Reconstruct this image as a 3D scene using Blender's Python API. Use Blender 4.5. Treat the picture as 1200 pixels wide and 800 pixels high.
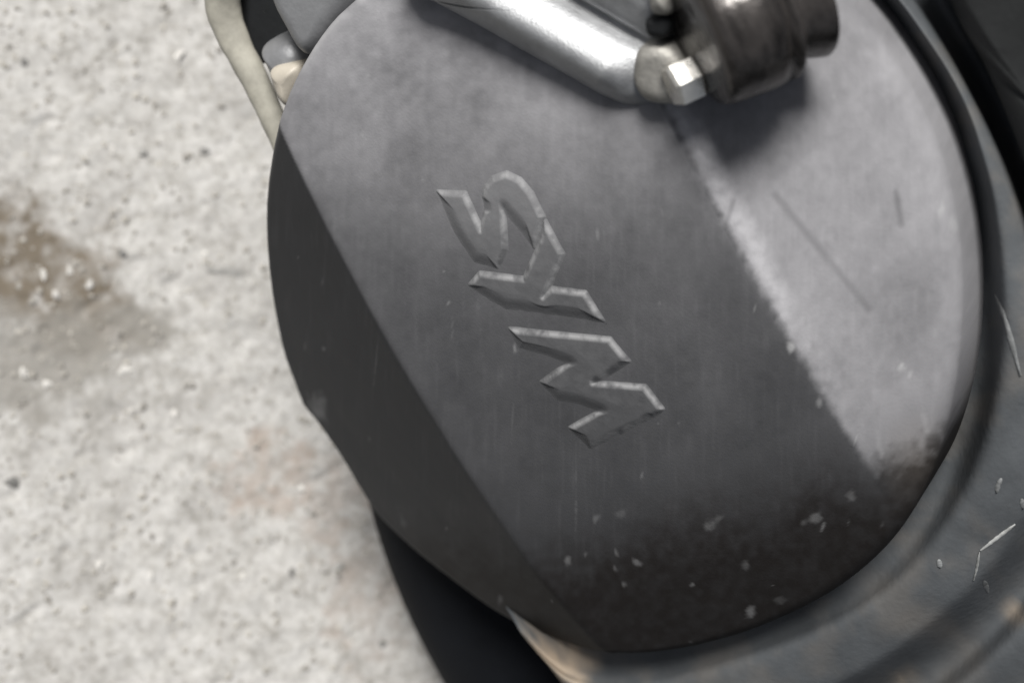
import bpy, bmesh, math, random
import numpy as np
from mathutils import Vector, Matrix
from mathutils.bvhtree import BVHTree

for o in list(bpy.data.objects): bpy.data.objects.remove(o)
scn = bpy.context.scene
col = scn.collection
rng = np.random.default_rng(7)
random.seed(7)

# ------------------------------------------------------------------ camera, sky, sun, exposure
# world: X towards the scooter's rear, Y away from the viewer, Z up; metres; ground at z = 0
O = Vector((0.0, 0.0, 0.2253))                      # middle of the engine cover
TILT = math.radians(35)                            # the cover faces slightly upwards
N = Vector((0, -math.cos(TILT), math.sin(TILT)))
U = Vector((1, 0, 0)); V = Vector((0, math.sin(TILT), math.cos(TILT)))
ELEV, YAW, DIST, LENS = math.radians(70), math.radians(24), 0.32, 48.0
B = Vector((-math.sin(YAW)*math.cos(ELEV), -math.cos(YAW)*math.cos(ELEV), math.sin(ELEV)))
xp = (U - B*U.dot(B)).normalized(); xq = B.cross(xp)
ra, rb = 0.480, -0.877
RIGHT = ra*xp - rb*xq; UP = rb*xp + ra*xq
cam_d = bpy.data.cameras.new('camera'); cam = bpy.data.objects.new('camera', cam_d); col.objects.link(cam)
M = Matrix((RIGHT, UP, B)).transposed().to_4x4(); M.translation = O + B*DIST
cam.matrix_world = M
cam_d.lens = LENS; cam_d.sensor_width = 36; cam_d.clip_start = 0.01; cam_d.clip_end = 60
cam_d.dof.use_dof = True; cam_d.dof.focus_distance = DIST; cam_d.dof.aperture_fstop = 10.5
scn.camera = cam
CAM = O + B*DIST

SUN = Vector((-0.54, -0.05, 0.80)).normalized()    # towards the light
w = bpy.data.worlds.new('World'); scn.world = w; w.use_nodes = True
nt = w.node_tree; bg = nt.nodes['Background']
sky = nt.nodes.new('ShaderNodeTexSky'); sky.sky_type = 'NISHITA'; sky.sun_disc = False
sky.sun_elevation = math.asin(SUN.z); sky.sun_rotation = math.atan2(SUN.x, SUN.y)
sky.air_density = 1.0; sky.dust_density = 4.0; sky.ozone_density = 1.0
hsv = nt.nodes.new('ShaderNodeHueSaturation'); hsv.inputs['Saturation'].default_value = 0.45
nt.links.new(sky.outputs[0], hsv.inputs['Color']); nt.links.new(hsv.outputs[0], bg.inputs[0])
bg.inputs[1].default_value = 0.05
sd = bpy.data.lights.new('sun', 'SUN'); so = bpy.data.objects.new('sun', sd); col.objects.link(so)
sd.energy = 5.0; sd.angle = math.radians(20); sd.color = (1.0, 0.985, 0.965)
so.rotation_euler = SUN.to_track_quat('Z', 'Y').to_euler(); so.location = SUN*3
vs = scn.view_settings
vs.view_transform = 'Standard'; vs.look = 'None'; vs.gamma = 1; vs.use_curve_mapping = False
vs.exposure = 0.2

# ------------------------------------------------------------------ measuring helpers
K = 36.0/LENS/1200.0                               # tangent per photograph pixel
nR, nU, nB = np.array(RIGHT), np.array(UP), np.array(B)
nCam, nO, nN, nU_, nV_ = np.array(CAM), np.array(O), np.array(N), np.array(U), np.array(V)
def rays(p):
    p = np.atleast_2d(np.asarray(p, float))
    return (p[:, :1]-600)*K*nR - (p[:, 1:]-400)*K*nU - nB
def uv(p, wd=0.0):                                  # sight line -> the plane wd above the cover's middle plane
    r = rays(p); t = ((nO-nCam)@nN + wd)/(r@nN)
    q = nCam + r*t[:, None] - nO
    return np.stack([q@nU_, q@nV_], 1)
def world(u, v, wd):
    u, v, wd = np.broadcast_arrays(u, v, wd)
    return nO + u[..., None]*nU_ + v[..., None]*nV_ + wd[..., None]*nN
def pt(px, py, wd=0.0):
    a = uv((px, py), wd)[0]; return Vector(world(a[0], a[1], wd))
def gnd(px, py, z=0.0):
    r = rays((px, py))[0]; t = (z-nCam[2])/r[2]; return Vector(nCam + r*t)

def mesh_obj(name, verts, faces, mats, parent=None, smooth=True):
    me = bpy.data.meshes.new(name)
    me.from_pydata([tuple(map(float, x)) for x in verts], [], [tuple(map(int, f)) for f in faces])
    me.update()
    if smooth: me.polygons.foreach_set('use_smooth', [True]*len(me.polygons))
    for m in (mats if isinstance(mats, (list, tuple)) else [mats]): me.materials.append(m)
    o = bpy.data.objects.new(name, me); col.objects.link(o)
    if parent: o.parent = parent; o.matrix_parent_inverse = parent.matrix_world.inverted()
    return o
def attr(o, name, vals):
    a = o.data.attributes.new(name, 'FLOAT', 'POINT'); a.data.foreach_set('value', np.asarray(vals, np.float32).ravel())
def tag(o, label, cat, group=None):
    o['label'] = label; o['category'] = cat
    if group: o['group'] = group

def spline(P, n, closed=True):                      # Catmull-Rom through points
    P = np.asarray(P, float); m = len(P); out = []
    segs = m if closed else m-1
    for i in range(segs):
        g = lambda k: P[(i+k) % m] if closed else P[min(max(i+k, 0), m-1)]
        p0, p1, p2, p3 = g(-1), g(0), g(1), g(2)
        for t in np.linspace(0, 1, 12, endpoint=False):
            out.append(.5*((2*p1)+(-p0+p2)*t+(2*p0-5*p1+4*p2-p3)*t*t+(-p0+3*p1-3*p2+p3)*t**3))
    if not closed: out.append(P[-1])
    out = np.array(out)
    loop = np.vstack([out, out[:1]]) if closed else out
    d = np.r_[0, np.cumsum(np.linalg.norm(np.diff(loop, axis=0), axis=1))]
    s = np.linspace(0, d[-1], n, endpoint=not closed)
    return np.stack([np.interp(s, d, loop[:, k]) for k in (0, 1)], 1)

def vnoise(x, y, seed=0):                           # smooth value noise, -1..1
    r = np.random.default_rng(seed).random((64, 64))*2-1
    xi, yi = np.floor(x).astype(int), np.floor(y).astype(int); fx, fy = x-xi, y-yi
    fx, fy = fx*fx*(3-2*fx), fy*fy*(3-2*fy)
    a, b = r[xi % 64, yi % 64], r[(xi+1) % 64, yi % 64]; c, d = r[xi % 64, (yi+1) % 64], r[(xi+1) % 64, (yi+1) % 64]
    return (a*(1-fx)+b*fx)*(1-fy)+(c*(1-fx)+d*fx)*fy
def fbm(x, y, seed=0, oct=4):
    s = 0; a = 1
    for k in range(oct): s = s+a*vnoise(x*2**k+k*17.3, y*2**k+k*9.1, seed+k); a *= .5
    return s

def ring_faces(nr, na, closed=True):
    i = np.arange(nr-1)[:, None]; j = np.arange(na if closed else na-1)[None, :]; k = (j+1) % na
    return np.stack([i*na+j, (i+1)*na+j, (i+1)*na+k, i*na+k], -1).reshape(-1, 4)

# ------------------------------------------------------------------ materials
def mat(name, base, rough=.5, metal=0.0, spec=.5, vary=.25, vscale=60, bump=.15, bscale=900, coat=0, stretch=None):
    m = bpy.data.materials.new(name); m.use_nodes = True
    t = m.node_tree; n = t.nodes; l = t.links; p = n['Principled BSDF']
    p.inputs['Metallic'].default_value = metal; p.inputs['Specular IOR Level'].default_value = spec
    p.inputs['Coat Weight'].default_value = coat
    tc = n.new('ShaderNodeTexCoord')
    no = n.new('ShaderNodeTexNoise'); no.inputs['Scale'].default_value = vscale; no.inputs['Detail'].default_value = 6; no.inputs['Roughness'].default_value = .65
    if stretch:
        mp = n.new('ShaderNodeMapping'); mp.inputs['Scale'].default_value = stretch; l.new(tc.outputs['Object'], mp.inputs['Vector']); l.new(mp.outputs[0], no.inputs['Vector'])
    else: l.new(tc.outputs['Object'], no.inputs['Vector'])
    mr = n.new('ShaderNodeMapRange'); mr.inputs['From Min'].default_value = .3; mr.inputs['From Max'].default_value = .7
    mr.inputs['To Min'].default_value = 1-vary; mr.inputs['To Max'].default_value = 1+vary; l.new(no.outputs['Fac'], mr.inputs['Value'])
    mx = n.new('ShaderNodeMix'); mx.data_type = 'RGBA'; mx.blend_type = 'MULTIPLY'; mx.inputs[0].default_value = 1
    mx.inputs[6].default_value = (*base, 1); l.new(mr.outputs[0], mx.inputs[7])
    l.new(mx.outputs[2], p.inputs['Base Color'])
    rr = n.new('ShaderNodeMapRange'); rr.inputs['To Min'].default_value = max(rough-.12, .05); rr.inputs['To Max'].default_value = min(rough+.12, 1); l.new(no.outputs['Fac'], rr.inputs['Value'])
    l.new(rr.outputs[0], p.inputs['Roughness'])
    b2 = n.new('ShaderNodeTexNoise'); b2.inputs['Scale'].default_value = bscale; b2.inputs['Detail'].default_value = 3; l.new(tc.outputs['Object'], b2.inputs['Vector'])
    bp = n.new('ShaderNodeBump'); bp.inputs['Strength'].default_value = bump; bp.inputs['Distance'].default_value = .0006
    l.new(b2.outputs['Fac'], bp.inputs['Height']); l.new(bp.outputs[0], p.inputs['Normal'])
    m['mix'] = mx.name
    return m
def overlay(m, attrname, colr, fac=1.0, rough=None):        # lay another colour over a material where an attribute says so
    t = m.node_tree; n = t.nodes; l = t.links; p = n['Principled BSDF']
    src = p.inputs['Base Color'].links[0].from_socket
    a = n.new('ShaderNodeAttribute'); a.attribute_name = attrname
    f = n.new('ShaderNodeMath'); f.operation = 'MULTIPLY'; f.use_clamp = True; f.inputs[1].default_value = fac; l.new(a.outputs['Fac'], f.inputs[0])
    mx = n.new('ShaderNodeMix'); mx.data_type = 'RGBA'; l.new(f.outputs[0], mx.inputs[0]); l.new(src, mx.inputs[6]); mx.inputs[7].default_value = (*colr, 1)
    l.new(mx.outputs[2], p.inputs['Base Color'])
    if rough is not None:
        rs = p.inputs['Roughness'].links[0].from_socket
        m2 = n.new('ShaderNodeMix'); l.new(f.outputs[0], m2.inputs[0]); l.new(rs, m2.inputs[2]); m2.inputs[3].default_value = rough
        l.new(m2.outputs[0], p.inputs['Roughness'])

m_cover = mat('grey_cover_paint', (.036, .037, .039), .55, 0, .06, .14, 45, .10, 1500)
overlay(m_cover, 'dust_and_light', (.36, .355, .366), 1, .65)  # real dust plus light painted into the cover's colour
overlay(m_cover, 'soil', (.25, .205, .16), 1, .9)
overlay(m_cover, 'tail_dark', (.013, .011, .010), 1, .6)
overlay(m_cover, 'chip', (.36, .36, .36), 1, .6)
overlay(m_cover, 'scratch', (.03, .03, .032), 1, .7)
m_letter = mat('grey_letter_paint', (.036, .037, .039), .48, 0, .16, .12, 60, .08, 1500)
overlay(m_letter, 'dust_and_light', (.37, .368, .375), 1, .65)
overlay(m_letter, 'worn_lit', (.27, .27, .272), 1, .5)  # rubbed edges plus painted highlight on the letter walls
m_case = mat('dark_casing', (.080, .086, .091), .62, 0, .25, .25, 40, .2, 600)
overlay(m_case, 'soil', (.31, .255, .195), .95, .95)
overlay(m_case, 'chip', (.55, .56, .55), 1, .5)
m_alu = mat('cast_aluminium', (.29, .295, .30), .46, .6, .5, .2, 160, .22, 2200)
m_boss = mat('dirty_aluminium', (.30, .29, .265), .55, .5, .5, .4, 160, .3, 900)
m_pedal = mat('worn_dark_metal', (.052, .047, .044), .28, .5, .5, .85, 170, .5, 260, stretch=(.16, 1, 1))
m_nut = mat('bright_zinc', (.75, .73, .68), .3, .8, .5, .15, 200, .1, 700)
m_brk = mat('grey_bracket_metal', (.21, .213, .218), .45, .2, .5, .2, 70, .15, 900)
m_hose = mat('beige_rubber', (.30, .287, .242), .6, 0, .4, .3, 110, .1, 700)
m_cream = mat('cream_plastic', (.40, .365, .305), .5, 0, .5, .12, 100, .1, 700)
m_black = mat('shade_black', (.010, .011, .012), .75, 0, .3, .3, 60, .3, 500)  # black used only to paint shade in the hole and gap
m_tyre = mat('black_tyre_rubber', (.007, .008, .010), .8, 0, .1, .25, 50, .2, 600)
m_dark = mat('dark_engine_metal', (.018, .019, .019), .6, 0, .4, .4, 40, .3, 300)

# ------------------------------------------------------------------ the scooter
scooter = bpy.data.objects.new('motor_scooter', None); col.objects.link(scooter)
scooter.location = (O.x, O.y, 0); scooter.empty_display_size = .05
bpy.context.view_layer.update()
tag(scooter, 'dark grey engine side of a motor scooter with raised lettering and kick lever', 'scooter')

# --- cover surface: a crowned strip between two creases, a facet on either side, a rounded tail
def line(p, q):
    a, b = uv(p)[0], uv(q)[0]; d = (b-a)/np.linalg.norm(b-a); return a, np.array([-d[1], d[0]])
LC = line((330, 180), (620, 690)); RC = line((808, 185), (1005, 555)); TC = line((640, 665), (1075, 555))
def side(L, u, v): return (u-L[0][0])*L[1][0] + (v-L[0][1])*L[1][1]
def splus(x, k): return k*np.logaddexp(0, x/k)
inside = uv((650, 400))[0]
sg = [(-1 if side(L, *inside) > 0 else 1) for L in (LC, RC, TC)]
AL, AR = math.tan(math.radians(29)), math.tan(math.radians(25))
def S(u, v):
    wv = -(u+.01)**2/(2*.42) - splus(sg[0]*side(LC, u, v), .0007)*AL - splus(sg[1]*side(RC, u, v), .0011)*AR
    t = splus(sg[2]*side(TC, u, v), .004)
    return wv - t*t/(2*.20)
def on(p):                                          # sight lines -> uv on the cover's surface (first crossing)
    p = np.atleast_2d(np.asarray(p, float)); ws = np.linspace(.02, -.07, 600)
    Q_ = np.stack([uv(p, x) for x in ws]); gap = ws[:, None]-S(Q_[..., 0], Q_[..., 1])
    neg = gap < 0; k = np.where(neg.any(0), neg.argmax(0), gap.argmin(0))
    return Q_[k, np.arange(len(p))], ws[k]
OUT = [(412, 0), (386, 24), (366, 50), (350, 76), (335, 106), (323, 140), (314, 182), (309, 222), (308, 262), (311, 312), (318, 362),
       (329, 412), (343, 450), (352, 474), (373, 500), (394, 530), (415, 565), (436, 598), (470, 633), (512, 668), (560, 704),
       (602, 730), (646, 749), (703, 767), (770, 768), (850, 752), (920, 726), (985, 690), (1040, 642), (1079, 583), (1105, 512), (1121, 430),
       (1126, 340), (1119, 257), (1101, 185), (1073, 119), (1036, 59), (990, 4), (900, -75), (760, -115), (600, -110), (480, -60)]
NA, NR = 720, 230
q, wq = on(spline(OUT, 180)); 
def resample(P, n):
    Lp = np.vstack([P, P[:1]]); d = np.r_[0, np.cumsum(np.linalg.norm(np.diff(Lp, axis=0), axis=1))]; s = np.linspace(0, d[-1], n, endpoint=False)
    return np.stack([np.interp(s, d, Lp[:, k]) for k in (0, 1)], 1)
rim = resample(q, NA)
cen = uv((710, 380))[0]
rad = rim-cen; tan = np.roll(rim, -1, 0)-np.roll(rim, 1, 0); tan /= np.linalg.norm(tan, axis=1)[:, None]
nor = np.stack([tan[:, 1], -tan[:, 0]], 1); nor *= np.sign((nor*rad).sum(1))[:, None]
cosn = np.abs((nor*rad).sum(1))
r = 1-(np.linspace(1, 0, NR))**1.15
r[0] = .002
Q = cen + r[:, None, None]*rad[None]
dist = (1-r)[:, None]*cosn[None]
W = S(Q[..., 0], Q[..., 1])
RE = .0035
e = np.clip(RE-dist, 0, RE); W = W-(RE-np.sqrt(np.maximum(RE*RE-e*e, 0)))
rows_uv, rows_w = [Q], [W]
Wl = W[-1]
for dz, ou in ((.004, .0002), (.010, .0005), (.018, .0009), (.028, .0013)):
    rows_uv.append((rim+nor*ou)[None]); rows_w.append((Wl-dz)[None])
AQ = np.concatenate(rows_uv); AW = np.concatenate(rows_w)
# small dents and casting unevenness
AW = AW + .00010*fbm(AQ[..., 0]*70, AQ[..., 1]*70, 3, 3)
P3 = world(AQ[..., 0], AQ[..., 1], AW)
nrow = AQ.shape[0]
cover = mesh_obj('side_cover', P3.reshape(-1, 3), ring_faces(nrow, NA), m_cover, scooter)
# wear and painted-light masks, in the photograph's own places on the cover
d3 = P3.reshape(-1, 3)-nCam; dep = -(d3@nB)
PX = np.stack([600+(d3@nR)/dep/K, 400-(d3@nU)/dep/K], 1)
nz = fbm(PX[:, 0]/9, PX[:, 1]/9, 11, 4); nz2 = fbm(PX[:, 0]/60, PX[:, 1]/90, 21, 4); stv = fbm(PX[:, 0]/4, PX[:, 1]/40, 31, 3)
uu, vv = AQ[..., 0].ravel(), AQ[..., 1].ravel()
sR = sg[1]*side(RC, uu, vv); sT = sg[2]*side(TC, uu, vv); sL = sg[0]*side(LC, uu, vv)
dust_and_light = np.clip((sR+.0008+.0003*nz)/.0018, 0, 1)*np.clip(1-(sT+.005+.0018*nz)/.008, 0, 1)*(.53+.11*nz2+.05*nz+.010*stv)  # upper facet's dust, with its sky brightness painted in
dust_and_light += np.clip(1-np.abs(sR-.0022)/.0036, 0, 1)*np.clip(.8+.25*nz, 0, 1)*.50*np.clip((520-PX[:, 1])/260, .12, 1)*np.clip(1-(sT+.012)/.012, 0, 1)  # highlight along the right crease, painted into the colour
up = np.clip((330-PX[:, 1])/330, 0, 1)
light_film = np.clip((640-PX[:, 1])/500, 0, 1)*.19+.045+.56*up**1.2  # light falling off from front to tail, painted into the colour
dust_and_light += light_film*np.clip(.95+.25*nz2+.10*nz+.02*stv, 0, 1.4)*np.clip(-sR/.001, 0, 1)*np.clip(1-sL/.0012, 0, 1)
dust_and_light += .03*np.clip(stv-.3, 0, 1)
chip = np.zeros(len(PX))
def spot(x, y, rx, ry, ang=0, k=1.0, rag=.5):
    a = math.radians(ang); dx, dy = PX[:, 0]-x, PX[:, 1]-y
    c, s = dx*math.cos(a)+dy*math.sin(a), -dx*math.sin(a)+dy*math.cos(a)
    return k*np.clip(1.3-np.sqrt((c/rx)**2+(s/ry)**2)-rag*nz, 0, 1)
for a in ((928, 406, 7, 8, 0, .9), (958, 470, 6, 8, 0, .5), (1056, 430, 7, 7, 0, .9), (1066, 440, 4, 7, 0, .6), (1095, 390, 5, 9, 0, .3), (999, 577, 7, 8, 0, .6), (955, 606, 9, 6, 0, .5), (940, 612, 5, 5, 0, .3),
          (829, 614, 8, 8, 0, .5), (843, 608, 6, 6, 0, .25), (879, 715, 8, 8, 0, .75), (873, 661, 5, 7, 0, .35), (914, 704, 7, 8, 0, .22), (745, 658, 12, 5, 35, .55), (665, 656, 6, 7, 20, .55), (686, 650, 3, 7, 0, .45),
          (697, 611, 4, 9, 20, .4), (675, 600, 2.2, 22, 0, .3), (675, 560, 1.8, 40, 0, .16), (728, 600, 7, 6, 0, .22), (586, 701, 2.5, 8, 10, .6), (1103, 245, 6, 14, 0, .7), (1117, 262, 10, 12, 0, .5), (1085, 500, 4, 30, -15, .2),
          (700, 275, 3, 8, 0, .3), (440, 430, 1.6, 30, 5, .14), (530, 380, 1.6, 25, 0, .12), (600, 500, 1.5, 30, 3, .1), (372, 478, 9, 14, -30, .25), (472, 610, 3, 20, -18, .25), (1030, 520, 4, 26, -10, .15), (395, 640, 3, 3, 0, .2)):
    chip = np.maximum(chip, spot(a[0], a[1], a[2]*.72, a[3]*.72, a[4], a[5]*(.75 if a[1] < 560 else .42), .7))
for _ in range(60):
    x, y = rng.uniform(330, 1100), rng.uniform(30, 760)
    chip = np.maximum(chip, spot(x, y, rng.uniform(.8, 2.2), rng.uniform(1, 6), rng.uniform(-20, 20), rng.uniform(.08, .35)))
# worn lower edge of the cover
ed = np.concatenate([dist, np.zeros((4, NA))]).ravel()
chip = np.maximum(chip, np.clip(1-np.abs(ed-.0011)/.0013, 0, 1)*.25*np.clip(.7+nz2+.4*nz, 0, 1)*(PX[:, 0] < 640)*np.where(PX[:, 1] < 90, 2.2, 1))  # rim at the top left also gets its edge highlight painted in
chip = np.maximum(chip, np.clip(1.2-np.abs(ed-.0016)/.0022, 0, 1)*.42*np.clip(.75+.5*nz2+.35*nz, 0, 1)*np.clip((PX[:, 1]-565)/40, 0, 1)*np.clip((625-PX[:, 0])/30, 0, 1))
chip = np.maximum(chip, .30*np.clip(1.2-np.hypot((PX[:, 0]-371)/13, (PX[:, 1]-480)/17)+.4*nz, 0, 1))
def seg(x0, y0, x1, y1, wd_):
    d = np.array([x1-x0, y1-y0]); L = np.linalg.norm(d); d = d/L
    t = np.clip((PX[:, 0]-x0)*d[0]+(PX[:, 1]-y0)*d[1], 0, L)
    return np.clip(1.2-np.hypot(PX[:, 0]-x0-t*d[0], PX[:, 1]-y0-t*d[1])/wd_, 0, 1)
scr = .32*seg(908, 228, 1018, 362, 5.5)*np.clip(.85+.25*nz, 0, 1)
scr = np.maximum(scr, .35*seg(1050, 225, 1056, 262, 5)); scr = np.maximum(scr, .3*seg(860, 235, 850, 265, 4))
soil = np.clip(1.1-np.abs(ed-.000)/.0035+.9*nz, 0, 1)*np.clip((PX[:, 0]-590)/30, 0, 1)*np.clip((720-PX[:, 0])/60, 0, 1)*np.clip((PX[:, 1]-715)/15, 0, 1)
soil += .18*np.clip(1-np.hypot(PX[:, 0]-1075, (PX[:, 1]-540)*.8)/50, 0, 1)
tail_dark = np.clip((sT+.016+.0018*nz+.004*nz2)/.030, 0, 1); tail_dark = tail_dark*tail_dark*(3-2*tail_dark)*.9*np.clip(.93+.12*nz, 0, 1)  # near-black brown towards the tail
attr(cover, 'tail_dark', tail_dark); attr(cover, 'dust_and_light', np.clip(dust_and_light, 0, 1)); attr(cover, 'chip', chip); attr(cover, 'scratch', scr); attr(cover, 'soil', np.clip(soil, 0, 1))

# --- raised letters, cast with the cover: drafted walls, rounded edges
def Z(pts): return [(480+x/2.2222, 180+y/2.2222) for x, y in pts]
LET = [Z([(68, 104), (140, 106), (186, 200), (196, 150), (190, 118), (197, 88), (214, 68), (250, 55), (285, 70), (315, 105), (346, 165), (322, 245), (295, 205), (243, 148), (250, 248), (226, 296), (168, 282), (118, 210)]),
       Z([(352, 178), (398, 260), (350, 372), (372, 352), (458, 362), (502, 436), (400, 420), (250, 402), (156, 344), (184, 312), (300, 326), (345, 225)]),
       Z([(262, 458), (420, 474), (520, 484), (566, 542), (476, 600), (608, 612), (650, 672), (628, 690), (458, 775), (412, 722), (492, 676), (440, 655), (382, 642), (342, 598), (414, 548), (340, 520), (285, 505)])]
def sdf(px, poly):
    poly = np.asarray(poly); d = np.full(len(px), 1e9); ins = np.zeros(len(px), bool)
    for i in range(len(poly)):
        a, b = poly[i], poly[(i+1) % len(poly)]; ab = b-a; ap = px-a
        t = np.clip(ap@ab/(ab@ab), 0, 1); d = np.minimum(d, np.linalg.norm(ap-t[:, None]*ab, axis=1))
        c = (a[1] > px[:, 1]) != (b[1] > px[:, 1])
        with np.errstate(divide='ignore', invalid='ignore'):
            ins ^= c & (px[:, 0] < (b[0]-a[0])*(px[:, 1]-a[1])/(b[1]-a[1])+a[0])
    return np.where(ins, d, -d)
HL = .0010
LU = uv((604.5, 391))[0]-uv((600, 400))[0]; LU = LU/np.linalg.norm(LU)
for poly in LET:
    pq = uv(poly); lo, hi = pq.min(0)-.003, pq.max(0)+.003; st = .00016
    gx, gy = np.arange(lo[0], hi[0], st), np.arange(lo[1], hi[1], st)
    G = np.stack(np.meshgrid(gx, gy, indexing='ij'), -1); s = sdf(G.reshape(-1, 2), pq).reshape(G.shape[:2])
    g0, g1 = np.gradient(s, st); gl = np.hypot(g0, g1)+1e-9
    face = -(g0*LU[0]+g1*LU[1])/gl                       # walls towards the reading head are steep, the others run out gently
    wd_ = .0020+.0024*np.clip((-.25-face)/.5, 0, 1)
    for _ in range(10): wd_[1:-1, 1:-1] = (wd_[1:-1, 1:-1]+wd_[:-2, 1:-1]+wd_[2:, 1:-1]+wd_[1:-1, :-2]+wd_[1:-1, 2:])/5
    t = np.clip((s+.0011)/wd_, -.5, 1); h = np.where(t > 0, t*t*(3-2*t), t*.6)*HL
    h = h+.00004*fbm(G[..., 0]*300, G[..., 1]*300, 5, 3)
    Wd = S(G[..., 0], G[..., 1])+.00010*fbm(G[..., 0]*70, G[..., 1]*70, 3, 3)+h-.00008
    keep = t > -.45; idx = -np.ones(keep.shape, int); idx[keep] = np.arange(keep.sum())
    f = np.stack([idx[:-1, :-1], idx[1:, :-1], idx[1:, 1:], idx[:-1, 1:]], -1).reshape(-1, 4); f = f[(f >= 0).all(1)]
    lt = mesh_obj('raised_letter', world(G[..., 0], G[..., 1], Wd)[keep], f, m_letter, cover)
    worn_lit = np.clip(1-np.abs(t-.55)/.5, 0, 1)*np.clip(1.2-(wd_-.0020)/.0012, 0, 1)*np.clip(.60+.75*fbm(G[..., 0]*500, G[..., 1]*500, 15, 3), 0, 1)  # edge wear and painted highlight, kept to the walls that catch light
    attr(lt, 'worn_lit', worn_lit[keep]*.8)
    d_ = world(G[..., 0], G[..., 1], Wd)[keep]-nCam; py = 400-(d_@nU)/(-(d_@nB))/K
    attr(lt, 'dust_and_light', np.clip((640-py)/500, 0, 1)*.19+.045+.56*np.clip((330-py)/330, 0, 1)**1.2)  # same painted light falloff as on the cover

# --- generic rounded slab from an outline seen in the photograph, standing between two depths
def slab(name, out, w_top, w_bot, R, m, parent, hfun=None, n=160, nr=40, center=None, soil=None, crown=0.0):
    px = spline(out, n) if not isinstance(out, np.ndarray) else out
    c = np.mean(px, 0) if center is None else np.array(center)
    base = uv(px, w_top); cc = uv(c, w_top)[0]
    base = resample(base, n)
    rd = base-cc; tg = np.roll(base, -1, 0)-np.roll(base, 1, 0); tg /= np.linalg.norm(tg, axis=1)[:, None]
    no = np.stack([tg[:, 1], -tg[:, 0]], 1); no *= np.sign((no*rd).sum(1))[:, None]
    rr = 1-np.linspace(1, 0, nr)**1.6; rr[0] = .003
    q = cc+rr[:, None, None]*rd; dd = (1-rr)[:, None]*np.abs((no*rd).sum(1))[None]
    e = np.clip(R-dd, 0, R); wv = w_top-(R-np.sqrt(np.maximum(R*R-e*e, 0)))-crown*(rr[:, None]**2)
    if hfun is not None:
        p3 = world(q[..., 0], q[..., 1], np.full(q.shape[:2], w_top)); d = p3-nCam; dp = -(d@nB)
        wv = wv+hfun(600+(d@nR)/dp/K, 400-(d@nU)/dp/K)
    qs, ws = [q], [wv]
    for k in (.3, .65, 1): qs.append((base+no*.0003*k)[None]); ws.append((wv[-1]*(1-k)+w_bot*k)[None])
    aq, aw = np.concatenate(qs), np.concatenate(ws)
    P = world(aq[..., 0], aq[..., 1], aw).reshape(-1, 3); F = ring_faces(len(aq), n)
    o = mesh_obj(name, P, F, m, parent)
    return o, P
def lathe(name, a, b, prof, m, parent, n=48, smooth=True, phase=0.0, rs=1.0):
    ax = (b-a).normalized(); L = (b-a).length; s = ax.orthogonal().normalized(); t = ax.cross(s)
    P = []
    for x, r_ in prof:
        for k in range(n):
            th = 2*math.pi*k/n+phase; P.append(a+ax*(x*L)+(s*math.cos(th)+t*math.sin(th))*r_*rs)
    F = [tuple(f) for f in ring_faces(len(prof), n)]
    F.append(tuple(range(n))); F.append(tuple(range((len(prof)-1)*n, len(prof)*n)))
    return mesh_obj(name, P, F, m, parent, smooth)

# --- crankcase: groove, raised flange and the outer body around the cover's upper and rear side
C1 = [(700, -125), (840, -110), (940, -60), (1000, -5), (1042, 50), (1082, 112), (1110, 182), (1131, 252), (1139, 335), (1135, 425), (1117, 513), (1087, 586), (1043, 645), (985, 694), (905, 735), (815, 762), (720, 776), (650, 768), (606, 732)]
C2 = [(700, -148), (855, -132), (966, -78), (1032, -18), (1079, 40), (1119, 103), (1144, 170), (1161, 241), (1170, 325), (1170, 412), (1155, 500), (1124, 578), (1078, 645), (1018, 699), (930, 745), (828, 780), (735, 800), (665, 790), (612, 742)]
C3 = [(700, -190), (880, -172), (1000, -95), (1052, -30), (1102, 40), (1142, 112), (1180, 190), (1210, 270), (1232, 350), (1245, 440), (1240, 540), (1212, 620), (1160, 690), (1090, 750), (1000, 810), (900, 860), (780, 900), (705, 852), (640, 775)]
C4 = [(700, -225), (915, -205), (1050, -110), (1090, -45), (1135, 30), (1180, 105), (1215, 185), (1245, 270), (1268, 350), (1282, 440), (1280, 545), (1255, 640), (1205, 715), (1130, 790), (1040, 850), (930, 905), (800, 950), (718, 882), (650, 787)]
C5 = [(700, -480), (1020, -430), (1300, -300), (1380, -150), (1420, 0), (1450, 100), (1480, 185), (1500, 270), (1520, 350), (1530, 440), (1530, 560), (1500, 700), (1440, 820), (1340, 920), (1220, 1010), (1050, 1080), (860, 1080), (770, 960), (700, 850)]
NS = 260
D1, D2, D3, D4, D5 = -.030, -.026, -.030, -.046, -.040
cs = [spline(c, NS, False) for c in (C1, C2, C3, C4, C5)]
rows = []
tail = np.clip((np.linspace(0, 1, NS)-.57)/.17, 0, 1); tail = tail*tail*(3-2*tail)      # the groove runs out towards the tail
def row(ci, cj, f, wd):
    p_ = cs[ci]*(1-f)+cs[cj]*f; w_ = np.where((wd < -.0285) & (ci == 0), wd*(1-tail)+tail*(-.0285+.25*(wd+.0285)), wd)
    rows.append(np.c_[np.array([uv(p_[k], w_[k])[0] for k in range(NS)]), w_])
row(0, 1, -5, -.045); row(0, 1, -2.5, -.042); row(0, 1, -1, -.040); row(0, 1, 0, -.038); row(0, 1, .5, -.037); row(0, 1, .75, -.034); row(0, 1, .95, -.030); row(1, 2, .03, -.0275); row(1, 2, .12, D2)
for f in (.25, .4, .55, .7, .82): row(1, 2, f, D2-.0075*max(f-.2, 0)**1.6)
row(1, 2, .93, -.0345); row(1, 2, 1, -.038); row(2, 3, .3, D4); row(2, 3, .8, D4-.002); row(2, 3, 1.0, -.040)
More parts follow.
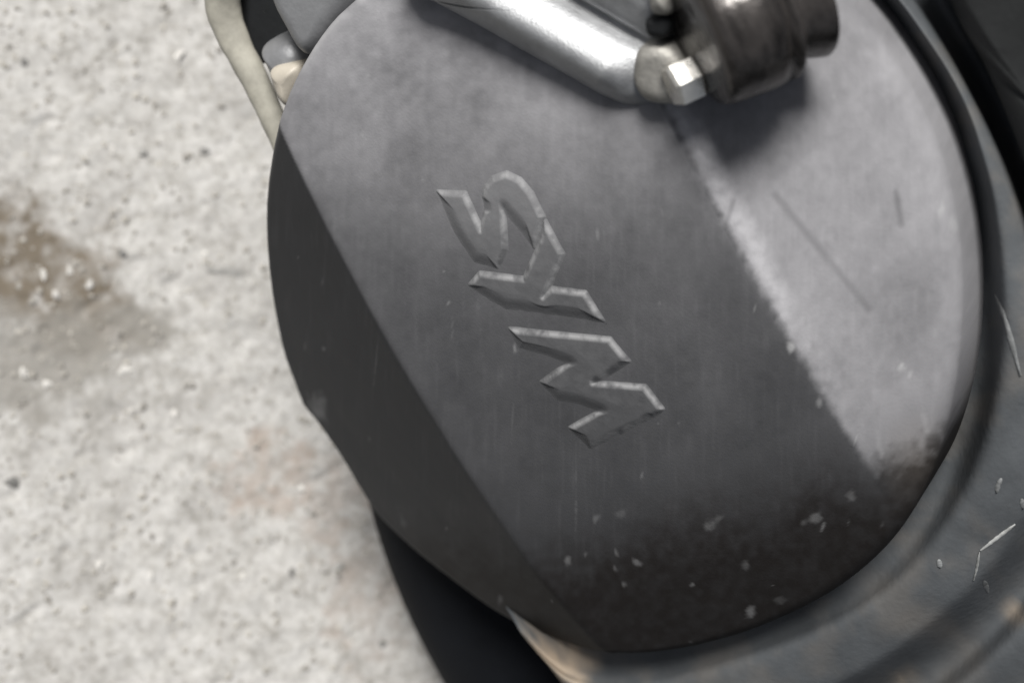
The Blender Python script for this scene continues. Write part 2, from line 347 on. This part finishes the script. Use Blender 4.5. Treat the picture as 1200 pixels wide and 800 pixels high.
for f in (.05, .12, .3, .6, 1): row(3, 4, f, -.037-.02*f)
# the casing's rim behind the cover goes on down to the tail
R_ = np.array(rows); Pc = world(R_[..., 0], R_[..., 1], R_[..., 2]+.0004*fbm(R_[..., 0]*60, R_[..., 1]*60, 41, 3)).reshape(-1, 3)
case = mesh_obj('crankcase', Pc, ring_faces(len(rows), NS, False), m_case, scooter)
def subdiv(o, n=1):
    md = o.modifiers.new('subdivision', 'SUBSURF'); md.levels = n; md.render_levels = n
d3 = Pc-nCam; dep = -(d3@nB); PX = np.stack([600+(d3@nR)/dep/K, 400-(d3@nU)/dep/K], 1)
nz = fbm(PX[:, 0]/14, PX[:, 1]/14, 51, 4); nz2 = fbm(PX[:, 0]/70, PX[:, 1]/70, 61, 3)
soil = np.clip(.95-np.hypot((PX[:, 0]-648)/75, (PX[:, 1]-775)/60)+.5*nz, 0, 1)*1.3
soil = np.maximum(soil, np.clip(1.2-np.hypot(PX[:, 0]-1190, PX[:, 1]-722)/16+.4*nz, 0, 1)*.7); soil = np.maximum(soil, np.clip(1.2-np.hypot(PX[:, 0]-1060, PX[:, 1]-798)/18+.4*nz, 0, 1)*.6)
soil = np.maximum(soil, .25*np.clip(nz2+.3, 0, 1)*np.clip((PX[:, 1]-690)/40, 0, 1)*np.clip((PX[:, 0]-1000)/60, 0, 1))
soil = np.maximum(soil, .14*np.clip(nz2+nz*.5+.1, 0, 1))
attr(case, 'soil', np.clip(soil, 0, 1)); attr(case, 'chip', np.zeros(len(PX)))
subdiv(case, 2)
# scuffs on the flange: thin bright gouges, and one painted edge highlight
bpy.context.view_layer.update()
bv = BVHTree.FromObject(case, bpy.context.evaluated_depsgraph_get())
m_gouge = mat('bare_metal_gouge', (.34, .345, .335), .6, .2, .5, .35, 300, .3, 900)
m_scuff_glint = mat('dull_scuff_and_glint', (.16, .165, .165), .65, 0, .3, .35, 300, .3, 900)
def gouge_and_glint(path, hw, m_=None):
    P, F = [], []
    path = np.array(path, float); pp = spline(path, 14, False)
    for i, p in enumerate(pp):
        d = pp[min(i+1, 13)]-pp[max(i-1, 0)]; d /= np.linalg.norm(d); nrm = np.array([-d[1], d[0]])
        k = hw*math.sin(math.pi*(i+.6)/14.2)**.5*random.uniform(.75, 1.15)
        for s, lift in ((-1, -.0002), (0, .0004), (1, -.0002)):
            x = p+nrm*s*k; rr_ = Vector(rays(x)[0]).normalized(); hit = bv.ray_cast(CAM, rr_)
            P.append((hit[0] if hit[0] else pt(x[0], x[1], -.03))-rr_*(.0003+lift))
    for i in range(13):
        for s in (0, 1): F.append((i*3+s, i*3+s+1, i*3+s+4, i*3+s+3))
    return mesh_obj('gouge_and_glint', P, F, m_ or m_gouge, case)
gouge_and_glint([(1190, 614), (1170, 629), (1149, 645)], 2.6); gouge_and_glint([(1148, 646), (1145, 665), (1141, 680)], 1.6)
for c_ in ([(1174, 560), (1170, 568), (1168, 577)], [(1197, 584), (1199, 590), (1199, 596)], [(1100, 655), (1101, 660), (1102, 665)], [(1153, 680), (1156, 687), (1158, 694)]):
    gouge_and_glint(c_, 3.4, m_scuff_glint)
gouge_and_glint([(1166, 345), (1178, 375), (1188, 410), (1196, 440)], 3.2, m_scuff_glint)  # strip painting the highlight on the flange edge

# --- dark hub and frame bits behind the casing at the far right
slab('frame_tube', [(1085, -80), (1200, -90), (1330, 60), (1345, 420), (1268, 400), (1222, 290), (1188, 190), (1146, 90), (1108, 20)], -.022, -.060, .009, m_dark, scooter)

# --- kick lever: cast arm, boss, nut and folding pedal
def arm_h(x, y):
    d = np.array([.866, .5]); a = (x-500)*d[0]+(y-4)*d[1]; p = (x-500)*d[1]-(y-4)*d[0]     # along, across (towards the upper right)
    h = .0042*np.exp(-((p-40)/26)**2) - .0030*np.exp(-((p-84)/9)**2)+.0012*np.clip((p-95)/30, 0, 1)
    return h*np.clip((285-a)/60, 0, 1)
lever = bpy.data.objects.new('kick_lever', None); col.objects.link(lever); lever.parent = scooter; lever.matrix_parent_inverse = scooter.matrix_world.inverted()
slab('lever_arm', [(470, -12), (500, 6), (560, 38), (620, 72), (670, 100), (708, 121), (738, 131), (766, 126), (784, 104), (788, 60), (782, 10), (770, -70), (640, -120), (480, -90)], .0010, -.014, .0050, m_alu, lever, arm_h, 260, 70, (640, 10))
slab('lever_boss', [(742, 62), (764, 50), (790, 62), (808, 92), (806, 120), (784, 125), (755, 122), (738, 100)], .0055, -.014, .0032, m_boss, lever, None, 90, 24)
slab('lever_boss_top', [(752, -30), (774, -30), (783, 0), (781, 18), (768, 22), (756, 14)], .010, -.012, .004, m_boss, lever, None, 70, 20)
slab('pin_hole_shade', [(756, 22), (778, 18), (783, 32), (776, 46), (758, 44), (753, 33)], .0070, -.012, .002, m_black, lever, None, 60, 16)  # black slab stands in for the shade inside the hole
pa = pt(815, 46, .011); pb = CAM+Vector(rays((940, -11))[0])*((CAM-pa).dot(B)+.002)
Lp = (pb-pa).length; s_ = Lp/185
pedal = lathe('pedal', pa, pb, [(0, .0085), (.0, .0120), (.02, .0134), (.08, .0141), (.30, .0146), (.46, .0149), (.54, .0148), (.56, .0130), (.60, .0128), (.625, .0147), (.66, .0148), (.685, .0142), (.71, .0118), (.77, .0119), (.82, .0121), (.90, .0128), (.98, .0134), (1.01, .0131), (1.03, .0118), (1.03, .008)], m_pedal, lever, 64)
na = pt(786, 103, .0085); nb = na+(pb-pa).normalized()*.0060
lathe('nut', na, nb, [(0, .0034), (0, .0040), (.12, .0046), (.88, .0046), (1, .0042)], m_nut, lever, 6, False, .35)

# --- bits behind the cover's front end: bracket, cable boss, hose, black slab for the shade in the gap
slab('bracket', [(304, -30), (312, 6), (326, 34), (343, 62), (360, 66), (392, 30), (430, -10), (440, -50), (360, -60)], -.016, -.030, .005, m_brk, scooter, None, 120, 30)
slab('rounded_boss', [(292, 62), (303, 50), (322, 43), (340, 52), (351, 72), (350, 110), (334, 128), (318, 122), (304, 92)], -.022, -.034, .006, m_brk, scooter, None, 100, 26, None, None, .002)
slab('cream_plug', [(310, 84), (325, 78), (342, 80), (344, 100), (334, 128), (322, 122), (313, 102)], -.0185, -.028, .004, m_cream, scooter, None, 80, 22)
slab('gap_shade', [(272, -40), (300, -50), (345, 10), (350, 60), (320, 75), (292, 70), (280, 20)], -.036, -.046, .002, m_black, scooter, None, 80, 16)  # black slab painting the shade between the parts
def tube(name, pts, rads, m, parent, flat=1.0, n=20):
    P = []
    for i, p in enumerate(pts):
        d = (pts[min(i+1, len(pts)-1)]-pts[max(i-1, 0)]).normalized(); s = d.cross(B).normalized(); t = s.cross(d)
        for k in range(n):
            th = 2*math.pi*k/n; P.append(p+s*math.cos(th)*rads[i]+t*math.sin(th)*rads[i]*flat)
    F = [tuple(f) for f in ring_faces(len(pts), n)]+[tuple(range(n)), tuple(range((len(pts)-1)*n, len(pts)*n))]
    return mesh_obj(name, P, F, m, parent)
hp = spline([(270, -170), (262, -90), (262, -20), (263, 12), (276, 48), (302, 98), (321, 140), (340, 185)], 40, False)
tube('hose', [pt(x-1, y, -.030) for x, y in hp], [.0050-.0011*min(1, max(0, (i-17)/8))-.0008*max(0, (i-26)/13)+.00008*math.sin(i*1.7) for i in range(40)], m_hose, scooter, .6)

# --- rear tyre, low behind the cover
def tyre():
    R0, r0 = .17, .05
    P, F = [], []; n1, n2 = 120, 40
    c = O+U*.12+V*.04-N*.12
    for i in range(n1):
        a = 2*math.pi*i/n1
        for j in range(n2):
            b = 2*math.pi*j/n2; rr_ = R0+r0*math.copysign(abs(math.cos(b))**1, math.cos(b))
            P.append(c+U*rr_*math.cos(a)+V*rr_*math.sin(a)+N*r0*math.sin(b))
    for i in range(n1):
        for j in range(n2): F.append((i*n2+j, ((i+1) % n1)*n2+j, ((i+1) % n1)*n2+(j+1) % n2, i*n2+(j+1) % n2))
    return mesh_obj('rear_tyre', P, F, m_tyre, scooter)
tyre()

# ------------------------------------------------------------------ the ground
g = bpy.data.materials.new('worn_concrete'); g.use_nodes = True
t = g.node_tree; n = t.nodes; l = t.links; p = n['Principled BSDF']; p.inputs['Roughness'].default_value = .9; p.inputs['Specular IOR Level'].default_value = .2
tc = n.new('ShaderNodeTexCoord')
def noise(sc, det=6, ro=.6):
    a = n.new('ShaderNodeTexNoise'); a.inputs['Scale'].default_value = sc; a.inputs['Detail'].default_value = det; a.inputs['Roughness'].default_value = ro; l.new(tc.outputs['Object'], a.inputs['Vector']); return a
def ramp(src, stops):
    a = n.new('ShaderNodeValToRGB'); l.new(src, a.inputs[0]); cr = a.color_ramp
    while len(cr.elements) < len(stops): cr.elements.new(.5)
    for e_, (x, c) in zip(cr.elements, stops): e_.position = x; e_.color = (*c, 1)
    return a
r1 = ramp(noise(28, 8, .65).outputs['Fac'], [(.3, (.312, .302, .286)), (.5, (.404, .395, .378)), (.7, (.452, .443, .427))])
r2 = ramp(noise(140, 4, .7).outputs['Fac'], [(.30, (.55, .54, .51)), (.45, (.86, .855, .84)), (.56, (1, 1, 1)), (.75, (1.0, 1.0, .99))])
mx0 = n.new('ShaderNodeMix'); mx0.data_type = 'RGBA'; mx0.blend_type = 'MULTIPLY'; mx0.inputs[0].default_value = .8; l.new(r1.outputs[0], mx0.inputs[6]); l.new(r2.outputs[0], mx0.inputs[7])
r3 = ramp(noise(420, 3, .7).outputs['Fac'], [(.32, (.50, .49, .46)), (.46, (.92, .915, .90)), (.56, (1, 1, 1)), (.70, (1.22, 1.22, 1.2))])
mx = n.new('ShaderNodeMix'); mx.data_type = 'RGBA'; mx.blend_type = 'MULTIPLY'; mx.inputs[0].default_value = .5; l.new(mx0.outputs[2], mx.inputs[6]); l.new(r3.outputs[0], mx.inputs[7])
def over(src, an, c):
    a = n.new('ShaderNodeAttribute'); a.attribute_name = an; m2 = n.new('ShaderNodeMix'); m2.data_type = 'RGBA'
    l.new(a.outputs['Fac'], m2.inputs[0]); l.new(src, m2.inputs[6]); m2.inputs[7].default_value = (*c, 1); return m2.outputs[2]
o1 = over(mx.outputs[2], 'stain', (.115, .094, .068)); o2 = over(o1, 'damp', (.20, .19, .17)); o3 = over(over(o2, 'rust', (.27, .225, .19)), 'bounce_cut', (.045, .045, .045))  # last layer: dark surround added to cut bounce light
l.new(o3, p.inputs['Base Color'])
bp = n.new('ShaderNodeBump'); bp.inputs['Strength'].default_value = .25; bp.inputs['Distance'].default_value = .0015; l.new(noise(320, 5, .6).outputs['Fac'], bp.inputs['Height']); l.new(bp.outputs[0], p.inputs['Normal'])
cs4 = [gnd(x, y) for x, y in ((-60, -60), (-60, 860), (720, -60), (720, 860))]
x0, x1 = min(c.x for c in cs4), max(c.x for c in cs4); y0, y1 = min(c.y for c in cs4), max(c.y for c in cs4)
st = .0011
gx, gy = np.arange(x0, x1, st), np.arange(y0, y1, st)
def coarse(a, b, far):                              # the sheet runs on beyond the view in wide steps
    return np.concatenate([a[0]-far*np.array([1, .5, .2, .06, .025, .02, .0155, .0125]), a, a[-1]+far*np.array([.0125, .0155, .02, .06, .2, .5, 1])])
gx, gy = coarse(gx, 0, 4.0), coarse(gy, 0, 4.0)
GX, GY = np.meshgrid(gx, gy, indexing='ij')
GZ = .0006*fbm(GX*60, GY*60, 71, 4)+.0003*fbm(GX*260, GY*260, 81, 3)
pit = np.clip(-.68-vnoise(GX*150, GY*150, 91), 0, 1); GZ -= .004*pit
GZ -= GZ.max()*.5
Pg = np.stack([GX, GY, GZ], -1).reshape(-1, 3)
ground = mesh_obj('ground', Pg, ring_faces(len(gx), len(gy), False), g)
ground['kind'] = 'structure'
d3 = Pg-nCam; dep = np.maximum(-(d3@nB), .05); PX = np.stack([600+(d3@nR)/dep/K, 400-(d3@nU)/dep/K], 1)
inv = (-(d3@nB) > .05)
na_ = fbm(PX[:, 0]/45, PX[:, 1]/45, 101, 5); nb_ = fbm(PX[:, 0]/14, PX[:, 1]/14, 111, 4)
def blob(x, y, rx, ry, soft=.35, k=.35): return np.clip((1-np.hypot((PX[:, 0]-x)/rx, (PX[:, 1]-y)/ry)+k*na_+.18*nb_)/soft, 0, 1)*inv
stain = np.maximum(blob(25, 310, 115, 78, .5), blob(100, 370, 95, 50, .5))*np.clip(.90+.35*nb_, 0, 1)
damp = np.maximum(blob(40, 425, 155, 68, .5), blob(165, 375, 60, 30, .5))*.85
rust = np.maximum(blob(310, 560, 70, 50)*.8, np.maximum(blob(405, 585, 60, 55)*.5, blob(430, 700, 60, 90)*.55))
attr(ground, 'bounce_cut', np.clip(np.maximum(np.maximum(y0-.05-Pg[:, 1], Pg[:, 0]-x1-.05), x0-.10-Pg[:, 0])/.01, 0, 1)); attr(ground, 'stain', stain*.95); attr(ground, 'damp', damp); attr(ground, 'rust', rust*np.clip(.55+.55*nb_, 0, 1))  # unseen dark surround, added to keep ground bounce off the cover
def gz(x, y):
    i = np.clip(np.searchsorted(gx, x), 0, len(gx)-1); j = np.clip(np.searchsorted(gy, y), 0, len(gy)-1); return GZ[i, j]

# grit: uncountable grains pressed into the concrete
ico = bmesh.new(); bmesh.ops.create_icosphere(ico, subdivisions=1, radius=1); IV = np.array([v_.co for v_ in ico.verts]); IF = np.array([[v_.index for v_ in f_.verts] for f_ in ico.faces]); ico.free()
m_grit = mat('sandy_grit', (.30, .285, .255), .9, 0, .2, .45, 90, .2, 900)
m_pale = mat('white_pebble', (.50, .485, .455), .8, 0, .3, .12, 300, .2, 900)
m_peb = mat('grey_pebble', (.26, .255, .24), .85, 0, .3, .2, 300, .2, 900)
m_drk = mat('dark_chip', (.16, .157, .148), .85, 0, .3, .25, 300, .2, 900)
V_, F_ = [], []; k = 0
for _ in range(3000):
    px, py = rng.uniform(-40, 560), rng.uniform(-40, 840); c = gnd(px, py)
    r_ = .0004+.0011*rng.random()**3
    v_ = IV*(1+.3*rng.standard_normal((12, 1)))*r_*np.array([1, 1, .6]); a = rng.uniform(0, 6.28)
    v_ = v_@np.array([[math.cos(a), math.sin(a), 0], [-math.sin(a), math.cos(a), 0], [0, 0, 1]])
    V_.append(v_+np.array([c.x, c.y, gz(c.x, c.y)-r_*.15])); F_.append(IF+k*12); k += 1
grit = mesh_obj('grit', np.concatenate(V_), np.concatenate(F_), m_grit); grit['kind'] = 'stuff'
grit['label'] = 'fine sandy grit scattered over the pale concrete'; grit['category'] = 'grit'
def pebble(px, py, r_, m, label, name='pebble', stretch=(1, 1, .7), ang=0, cat='pebble'):
    c = gnd(px, py); r_ = r_*.85; ang = ang or rng.uniform(0, 6.28)
    v_ = (IV+.30*rng.standard_normal(IV.shape))*r_*np.array(stretch)*np.array([rng.uniform(.8, 1.25), rng.uniform(.7, 1.1), rng.uniform(.6, 1)])
    a = ang; v_ = v_@np.array([[math.cos(a), math.sin(a), 0], [-math.sin(a), math.cos(a), 0], [0, 0, 1]])
    o = mesh_obj(name, v_, IF, m, None, False); bv_ = o.modifiers.new('worn edges', 'BEVEL'); bv_.width = r_*.25; bv_.segments = 2; bv_.limit_method = 'NONE'; o.location = (c.x, c.y, gz(c.x, c.y)+r_*stretch[2]*.15); tag(o, label, cat, 'loose stones on the concrete')
for a in ((27, 437, .0026, m_pale, 'white pebble on the lower edge of the brown stain, nearest the left border'),
          (53, 450, .0019, m_pale, 'small pale pebble just right of the white pebble on the stain'),
          (145, 433, .0025, m_pale, 'pale oval pebble at the right end of the damp grey stain'),
          (154, 482, .0024, m_pale, 'white pebble below the damp stain, left one of a pair'),
          (206, 485, .0022, m_pale, 'white pebble below the damp stain, right one of a pair'),
          (51, 321, .0022, m_pale, 'pale pebble in the middle of the brown stain'),
          (82, 317, .0021, m_pale, 'pale oblong pebble near the upper right of the brown stain'),
          (105, 334, .0023, m_pale, 'cream pebble on the right edge of the brown stain'),
          (66, 346, .0021, m_pale, 'pale pebble low in the brown stain'),
          (239, 297, .0019, m_pale, 'tiny white pebble touching the flat grey shadow sliver'),
          (132, 175, .0022, m_pale, 'white pebble on clean concrete above the brown stain'),
          (208, 67, .0026, m_pale, 'pale round pebble on clean concrete near the top'),
          (117, 661, .0020, m_pale, 'white pebble alone on the lower left concrete'),
          (178, 672, .0019, m_pale, 'small white pebble right of the lone pebble on the lower concrete'),
          (285, 674, .0020, m_pale, 'pale pebble left of the reddish dirt near the tyre'),
          (351, 573, .0022, m_pale, 'white pebble in the reddish dirt beside the grey cover'),
          (15, 566, .0028, m_drk, 'dark stone chip at the left border below the stain'),
          (240, 177, .0021, m_drk, 'dark chip on clean concrete left of the grey cover'),
          (143, 298, .0019, m_drk, 'dark chip right of the upper brown stain'),
          (28, 73, .0020, m_drk, 'dark chip near the upper left corner'),
          (168, 178, .0030, m_peb, 'grey pebble half sunk in concrete above the stain'),
          (342, 671, .0022, m_drk, 'dark chip in the reddish dirt left of the tyre'),
          (397, 663, .0022, m_peb, 'brownish pebble in the dirt nearest the tyre'),
          (449, 755, .0020, m_drk, 'dark chip beside the lower end of the tyre')):
    pebble(*a)
pebble(258, 316, .0050, m_peb, 'flat grey sliver painted as shadow of the tiny white pebble, beside the grey cover', 'shadow_sliver', (1.5, .55, .22), .9, 'shadow')  # flat sliver laid down to paint the shadow smear by the pebble
